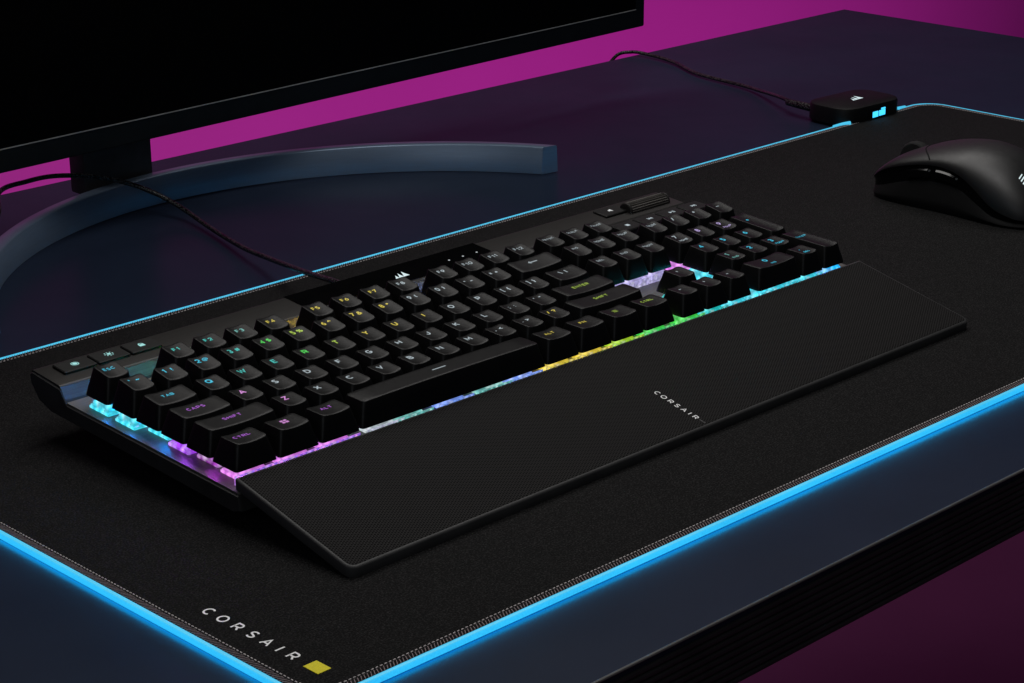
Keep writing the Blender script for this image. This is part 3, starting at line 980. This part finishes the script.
for row, x, w, leg, sw, h, name in KEYS:
    cx = (x + w / 2) * U
    cy = ROWY[row]
    d = 18.1
    if h == 2:
        cy = (ROWY[row] + ROWY[row + 1]) / 2
        d = 18.1 + U
    bm = bmesh.new()
    use_row = row + 1 if h == 2 else row
    top, tcy, thx, thy = cap(bm, w * U - .95, d, use_row)
    base = Vector((cx, cy, ZB_)) - KO
    for v in bm.verts: v.co += Vector((cx, cy, 0)) - KO
    k = obj(name, bm, M['cap'], kb, 40, base)
    k.rotation_euler = (random.uniform(-.007, .007), random.uniform(-.007, .007), random.uniform(-.008, .008))
    items, c = leg
    bm = bmesh.new()
    sh = (thy - 6.8) if h == 2 else 0
    legend_bm(bm, [(a, b_, c_ + sh * .5, d_) for a, b_, c_, d_ in items], top)
    dim = .8 if len(items[0][0]) > 2 else 1.0
    for v in bm.verts: v.co += Vector((cx, cy, 0)) - KO - base
    obj('legend', bm, legmat(c, dim), k, False)
    # clear housings; long keys carry stabiliser housings beside the middle one
    spots = [0]
    lights = [sw]
    if name == 'space_bar':
        spots = [-44, -26, 0, 26, 46]
        lights = ['w', 'e', 'k', 'e', 'k']
    elif row == 3 and x == 0:
        spots, lights = [-5], ['v']
    elif row == 4 and x == 0:
        spots, lights = [-8], ['m']
    elif w >= 2:
        spots = [-12, 0, 12] if w < 2.5 else [-14, 0, 14]
        lights = [sw] * 3
    yspots = [-12, 0, 12] if h == 2 else [0]
    for sx, lc in zip(spots, lights):
        for sy in yspots:
            bm = bmesh.new()
            switch_bm(bm)
            if row == 5 or (row == 2 and 15 < x < 18):      # glowing bar added to stand for the lit plate between housings
                hl = 11.4 if name == 'space_bar' else w * U / len(spots) / 2 - .1
                b = ZP + .05
                box(bm, (-hl, -8.3, b), (hl, -7.85, b + 4.4), .15, 1, 2)
                for q in range(int(hl / 1.6)):
                    gx = -hl + 1.0 + q * 3.2
                    box(bm, (gx, -8.6, b + 2.0), (gx + 1.3, -8.25, b + 4.0), .12, 1, 2 if q % 3 else 0)
            for v in bm.verts: v.co += Vector((cx + sx, cy + sy, 0)) - KO - base
            obj('switch_housing', bm, [led(lc), ledcore(lc, row == 0 or x == 0), glow_bar(lc)], k, 30)

# media row above the number pad
for x, ic in ((18.5, 'stop'), (19.5, 'prev'), (20.5, 'play'), (21.5, 'next')):
    cx, cy = (x + .5) * U, ROWY[0]
    bm = bmesh.new()
    r_ = lambda i: rrect(8.9 - i, 6.6 - i, .9, 3, cx, cy - .5)
    loft(bm, [[(a, b, -6) for a, b in r_(0)], [(a, b, 4.6) for a, b in r_(.3)], [(a, b, 5.2) for a, b in r_(.9)]])
    K(bm); mb = obj('media_key', bm, M['button'], kb, 30)
    bm = bmesh.new()
    legend_bm(bm, [('@' + ic, cx, cy - .5, 2.6)], lambda a, b: 5.2)
    K(bm); obj('icon', bm, legmat('w', 1.3), mb, False)

# ------------------------------------------------------------------ palm rest
rest = thing('palm_rest', 'long black dimpled palm rest in front of the keyboard', 'palm rest', (219, -150, 3.5))
RL = Vector((219, -150, 3.5))
RX0, RX1 = -2.6, 438.4
RB, RF = -112.6, -189.5
def rz(y): return -4.2 + (y - RB) / (RF - RB) * (-18.4 + 4.2)
def kw_all(bm):
    for v in bm.verts: v.co = k2w(v.co) - RL
def rest_outline(i, rr=5.0):
    pts = []
    hx, hy = (RX1 - RX0) / 2 - i, (RB - RF) / 2 - i
    cx_, cy_ = (RX0 + RX1) / 2, (RB + RF) / 2
    for qx, qy, a0, r in ((1, 1, 0, 1.2), (-1, 1, 90, 1.2), (-1, -1, 180, rr), (1, -1, 270, rr)):
        r = max(.4, r - i)
        for k in range(6):
            a = math.radians(a0 + 90 * k / 5)
            pts.append((cx_ + qx * (hx - r) + r * math.cos(a), cy_ + qy * (hy - r) + r * math.sin(a)))
    return pts
bm = bmesh.new()
loft(bm, [[(x, y, rz(y) - 5.6) for x, y in rest_outline(1.0)], [(x, y, rz(y) - 5.2) for x, y in rest_outline(.2)],
          [(x, y, rz(y) - .9) for x, y in rest_outline(0)], [(x, y, rz(y) - .3) for x, y in rest_outline(.35)], [(x, y, rz(y) - .06) for x, y in rest_outline(1.1)]])
kw_all(bm); obj('frame', bm, M['frame'], rest, 50)
bm = bmesh.new()
loft(bm, [[(x, y, rz(y) - .5) for x, y in rest_outline(1.5)], [(x, y, rz(y) + .05) for x, y in rest_outline(1.6)], [(x, y, rz(y) + .16) for x, y in rest_outline(2.2)]])
kw_all(bm); obj('pad_surface', bm, M['rest'], rest, 30)
bm = bmesh.new()
letters(bm, 'CORSAIR', [(v, 0) for v in (156.1, 160.5, 165.1, 169.4, 173.8, 177.5, 181.2)], 2.7, .2, lambda x, y, c: (220.3 + y, -x, rz(-x) + .2 + c))
kw_all(bm); obj('lettering', bm, M['grey_print'], rest, False)
bm = bmesh.new()
q = [(219.9, -183.6), (220.9, -183.6), (220.9, -187.4), (219.9, -187.4)]
bm.faces.new([bm.verts.new((x, y, rz(y) + .22)) for x, y in q])
kw_all(bm); obj('center_mark', bm, M['case'], rest, False)
for fx in (30, 219, 408):
    bm = bmesh.new()
    ww = [k2w((fx + a, b, rz(b) - 5.5)) for a, b in ((-18, -176), (18, -176), (18, -184), (-18, -184))]
    loft(bm, [[(p.x, p.y, 3.55) for p in ww], [(p.x, p.y, p.z + .2) for p in ww]])
    for v in bm.verts: v.co -= RL
    obj('rubber_foot', bm, M['rubber'], rest, False)

# ------------------------------------------------------------------ computer mouse
MLOC = Vector((645, -50, 3.5))
mouse = thing('computer_mouse', 'black wireless mouse with two side buttons, right of the keyboard', 'computer mouse', MLOC)
XC = 646
wid = [(14, 20), (12, 25), (8, 28.5), (0, 31), (-15, 32), (-40, 31.2), (-60, 32), (-80, 33), (-95, 31), (-105, 26), (-111, 18), (-114, 8)]
ridge = [(14, 15), (12, 20), (5, 27), (-4, 33.5), (-16, 38.5), (-30, 42.6), (-44, 45.2), (-58, 46), (-74, 43.6), (-88, 38), (-100, 29), (-108, 20), (-114, 11)]
edge = [(14, 14), (9, 18.9), (-1, 25), (-16, 30.2), (-32, 33.4), (-46, 33.8), (-59, 31), (-72, 23.8), (-84, 15.6), (-97, 10.6), (-107, 9), (-114, 8)]
low = [(14, 10), (2, 13.5), (-18, 20), (-37, 23), (-58, 21.6), (-73, 14.5), (-83, 9.6), (-95, 7.4), (-114, 6.6)]
ys = [14 - 128 * k / 64 for k in range(65)]
def mprof(y):
    w = interp(wid, y); h = interp(ridge, y); e = min(interp(edge, y), h - .3); l = min(interp(low, y), e - .8)
    return w, h, e, l
def skin(fn, n, side=None):
    bm = bmesh.new()
    rows = []
    for y in ys:
        rows.append([bm.verts.new((*fn(y, i / n),)) for i in range(n + 1)])
    for a, b in zip(rows, rows[1:]):
        for i in range(n):
            bm.faces.new((a[i], a[i + 1], b[i + 1], b[i]))
    return bm
def top_fn(y, t):
    w, h, e, l = mprof(y)
    a = PI * (1 - t)
    cx_ = math.cos(a); sx_ = math.sin(a)
    p = .82
    x = XC + w * (abs(cx_) ** p) * (1 if cx_ > 0 else -1)
    return (x, y, e + (h - e) * abs(sx_) ** .9)
def top_point(y, x):
    lo_, hi_ = 0.0, 1.0
    for _ in range(30):
        m_ = (lo_ + hi_) / 2
        if top_fn(y, m_)[0] < x: lo_ = m_
        else: hi_ = m_
    return Vector(top_fn(y, (lo_ + hi_) / 2))
def MS(bm):
    for v in bm.verts: v.co -= MLOC
bm = skin(top_fn, 36)
# close the front and rear of the shell
MS(bm); obj('shell', bm, M['mouse'], mouse, 60)
for sgn in (-1, 1):
    def band_fn(y, t, s=sgn):
        w, h, e, l = mprof(y)
        inset = 1.3 * math.sin(min(1, t * 3) * PI / 2)
        return (XC + s * (w - inset - .5 * t), y, e + .25 + (l - e - .25) * t)
    bm = skin(band_fn, 6); MS(bm); obj('side_band', bm, M['gloss'], mouse, 60)
    def grip_fn(y, t, s=sgn):
        w, h, e, l = mprof(y)
        bulge = -.9 + 1.6 * math.sin(t * PI * .6) - 2.2 * max(0, t - .75) / .25 * .6
        return (XC + s * (w - .9 + bulge), y, l + (4.3 - l) * t)
    bm = skin(grip_fn, 8); MS(bm); obj('side_grip', bm, M['grip'], mouse, 60)
# front and rear closing faces and sole
bm = bmesh.new()
w = interp(wid, 14)
loft(bm, [[(XC - w, 14, 4.3), (XC - w, 14, 14), (XC, 14.8, 15), (XC + w, 14, 14), (XC + w, 14, 4.3), (XC, 14.8, 4.3)],
          [(XC - w, 12, 4.3), (XC - w, 12, 14), (XC, 12, 15), (XC + w, 12, 14), (XC + w, 12, 4.3), (XC, 12, 4.3)]])
MS(bm); obj('nose', bm, M['grip'], mouse, 40)
bm = bmesh.new()
ol = [(XC - interp(wid, y) + 2.2, y) for y in ys] + [(XC + interp(wid, y) - 2.2, y) for y in ys[::-1]]
loft(bm, [[(x, y, 3.6) for x, y in ol], [(x, y, 5.0) for x, y in ol]])
MS(bm); obj('sole', bm, M['dark'], mouse, False)
# side buttons
def patch(ya, yb, ta, tb, off):
    bm = bmesh.new()
    n, m_ = 14, 5
    rows = []
    for i in range(n + 1):
        y = ya + (yb - ya) * i / n
        w, h, e, l = mprof(y)
        rr = []
        for j in range(m_ + 1):
            t = ta + (tb - ta) * j / m_
            edge_ = min(i, n - i, j * 2, (m_ - j) * 2)
            o = off if edge_ > 0 else -.2
            rr.append(bm.verts.new((XC - (w - 1.3 - .5 * t + o), y, e + (l - e) * t)))
        rows.append(rr)
    for a, b in zip(rows, rows[1:]):
        for j in range(m_):
            bm.faces.new((a[j], a[j + 1], b[j + 1], b[j]))
    MS(bm)
    return bm
for ya, yb in ((-17.3, -35.8), (-37.3, -57.2)):
    obj('side_button', patch(ya, yb, .2, .92, 1.3), M['gloss'], mouse, 40)
# seam between the two main buttons and the palm hump, and between the buttons
bm = bmesh.new()
pts = []
for k in range(25):
    x = XC - 30 + 60 * k / 24
    y = -16.5 - 18 * ((x - XC) / 30) ** 2
    p = top_point(y, x); p.z += -.05
    pts.append(p)
tube(bm, pts, .5, 6)
tube(bm, [top_point(y, XC) + Vector((0, 0, -.05)) for y in (-16, -14.5, -13)], .3, 6)
MS(bm); obj('button_seam', bm, M['dark'], mouse)
bm = bmesh.new()
nw = 40
rings = []
for x, r in ((-3.6, 10.4), (-3.0, 11.2), (-1.5, 11.6), (1.5, 11.6), (3.0, 11.2), (3.6, 10.4)):
    rings.append([(XC + x, -3.5 + (r + (.25 if k % 2 and abs(x) < 2 else 0)) * math.cos(2 * PI * k / nw), 26.6 + (r + (.25 if k % 2 and abs(x) < 2 else 0)) * math.sin(2 * PI * k / nw)) for k in range(nw)])
loft(bm, rings)
MS(bm); obj('scroll_wheel', bm, M['rubber'], mouse, 30)
bm = bmesh.new()
for k in range(5):
    y0 = -92.5 - k * .9
    P = []
    for xx, dy in ((-14.5, 0), (-10 + k * .4, .9), (-10 + k * .4, .2), (-14.5, -.7)):
        x = XC + xx - 2 - .2 * k
        y = y0 + dy - k * .8
        P.append(top_point(y, x) + Vector((-.08, -.05, .12)))
    bm.faces.new([bm.verts.new(p) for p in P])
MS(bm); obj('emblem', bm, M['logo_lit'], mouse, False)

# ------------------------------------------------------------------ cables
def cable(name, pts, r, label, twist=True):
    P = catmull(pts, 14)
    bm = bmesh.new()
    base = P[0].copy()
    tube(bm, P, r, 12)
    o = obj(name, bm, M['cable'], None, 60, base)
    tag(o, label, 'cable')
    return o
kc = cable('cable', [(193, 42, 31.5), (196.3, 58, 30.4), (201.5, 75, 27.6), (215, 110, 20.8), (226.5, 140, 15.4), (239, 175, 9.8), (247.5, 205, 6.6), (258.2, 240, 4.4), (266.6, 272, 4.6), (271.5, 298, 7.0), (270.5, 314, 10.8),
            (263.5, 326, 16.7), (250, 335, 23.5), (228, 338, 31), (196, 330, 39.1), (166, 315, 44.1), (136, 297, 46.7), (110, 262, 40), (60, 250, 20), (10, 262, 5), (-60, 290, 2.8), (-200, 330, 2.8)], 1.55,
           'black braided cable arching from the keyboard over the monitor foot')
hc = cable('cable', [(773, 178, 10), (776, 200, 9.5), (787, 225, 9), (808, 260, 4.6), (820, 290, 2.8), (829, 345, 2.6), (850, 390, 2.6), (857, 425, 3.0), (854, 444, 3.2), (846, 456, -2), (836, 463, -26), (830, 466, -90), (820, 470, -300)], 1.5,
           'thin black cable from the control box over the desk back edge')
bm = bmesh.new()
tube(bm, [Vector((772, 172, 9.8)), Vector((773, 190, 9.7)), Vector((776, 208, 9.4))], lambda t: 3.4 - .7 * t, 12)
bm_base = Vector(hc.location) / S
for v in bm.verts: v.co -= bm_base
obj('strain_relief', bm, M['cable'], hc)

# ------------------------------------------------------------------ light
w = bpy.data.worlds.new('World')
sc.world = w
w.use_nodes = True
w.node_tree.nodes['Background'].inputs[0].default_value = (.35, .4, .6, 1)
w.node_tree.nodes['Background'].inputs[1].default_value = .03

def area(name, loc, aim, size, sy, power, col=(1, 1, 1)):
    l = bpy.data.lights.new(name, 'AREA')
    l.shape = 'RECTANGLE'
    l.size = size * S
    l.size_y = sy * S
    l.energy = power
    l.color = col
    o = bpy.data.objects.new(name, l)
    o.location = Vector(loc) * S
    d = (Vector(aim) - Vector(loc)).normalized()
    o.rotation_euler = d.to_track_quat('-Z', 'Y').to_euler()
    link(o)
    return o
area('softbox_back', (620, 480, 1050), (480, 80, 0), 1400, 320, 6.4, (1, .97, .94))
area('softbox_front', (300, -170, 1050), (230, -60, 0), 800, 300, 3.6, (1, .98, .96))
area('fill_front_left', (-1000, -900, 700), (250, 0, 0), 900, 900, 1.5, (.9, .95, 1))
area('magenta_wall_lamp', (1750, 700, -560), (1750, 1600, -200), 2300, 200, 6.3, (1, .16, .88))

sc.view_settings.view_transform = 'Standard'
sc.view_settings.look = 'None'
sc.view_settings.exposure = 0
sc.view_settings.gamma = 1
sc.render.engine = 'CYCLES'
sc.cycles.use_denoising = True
try:
    sc.cycles.denoiser = 'OPENIMAGEDENOISE'
except Exception:
    pass
sc.cycles.max_bounces = 6
sc.cycles.sample_clamp_indirect = 4
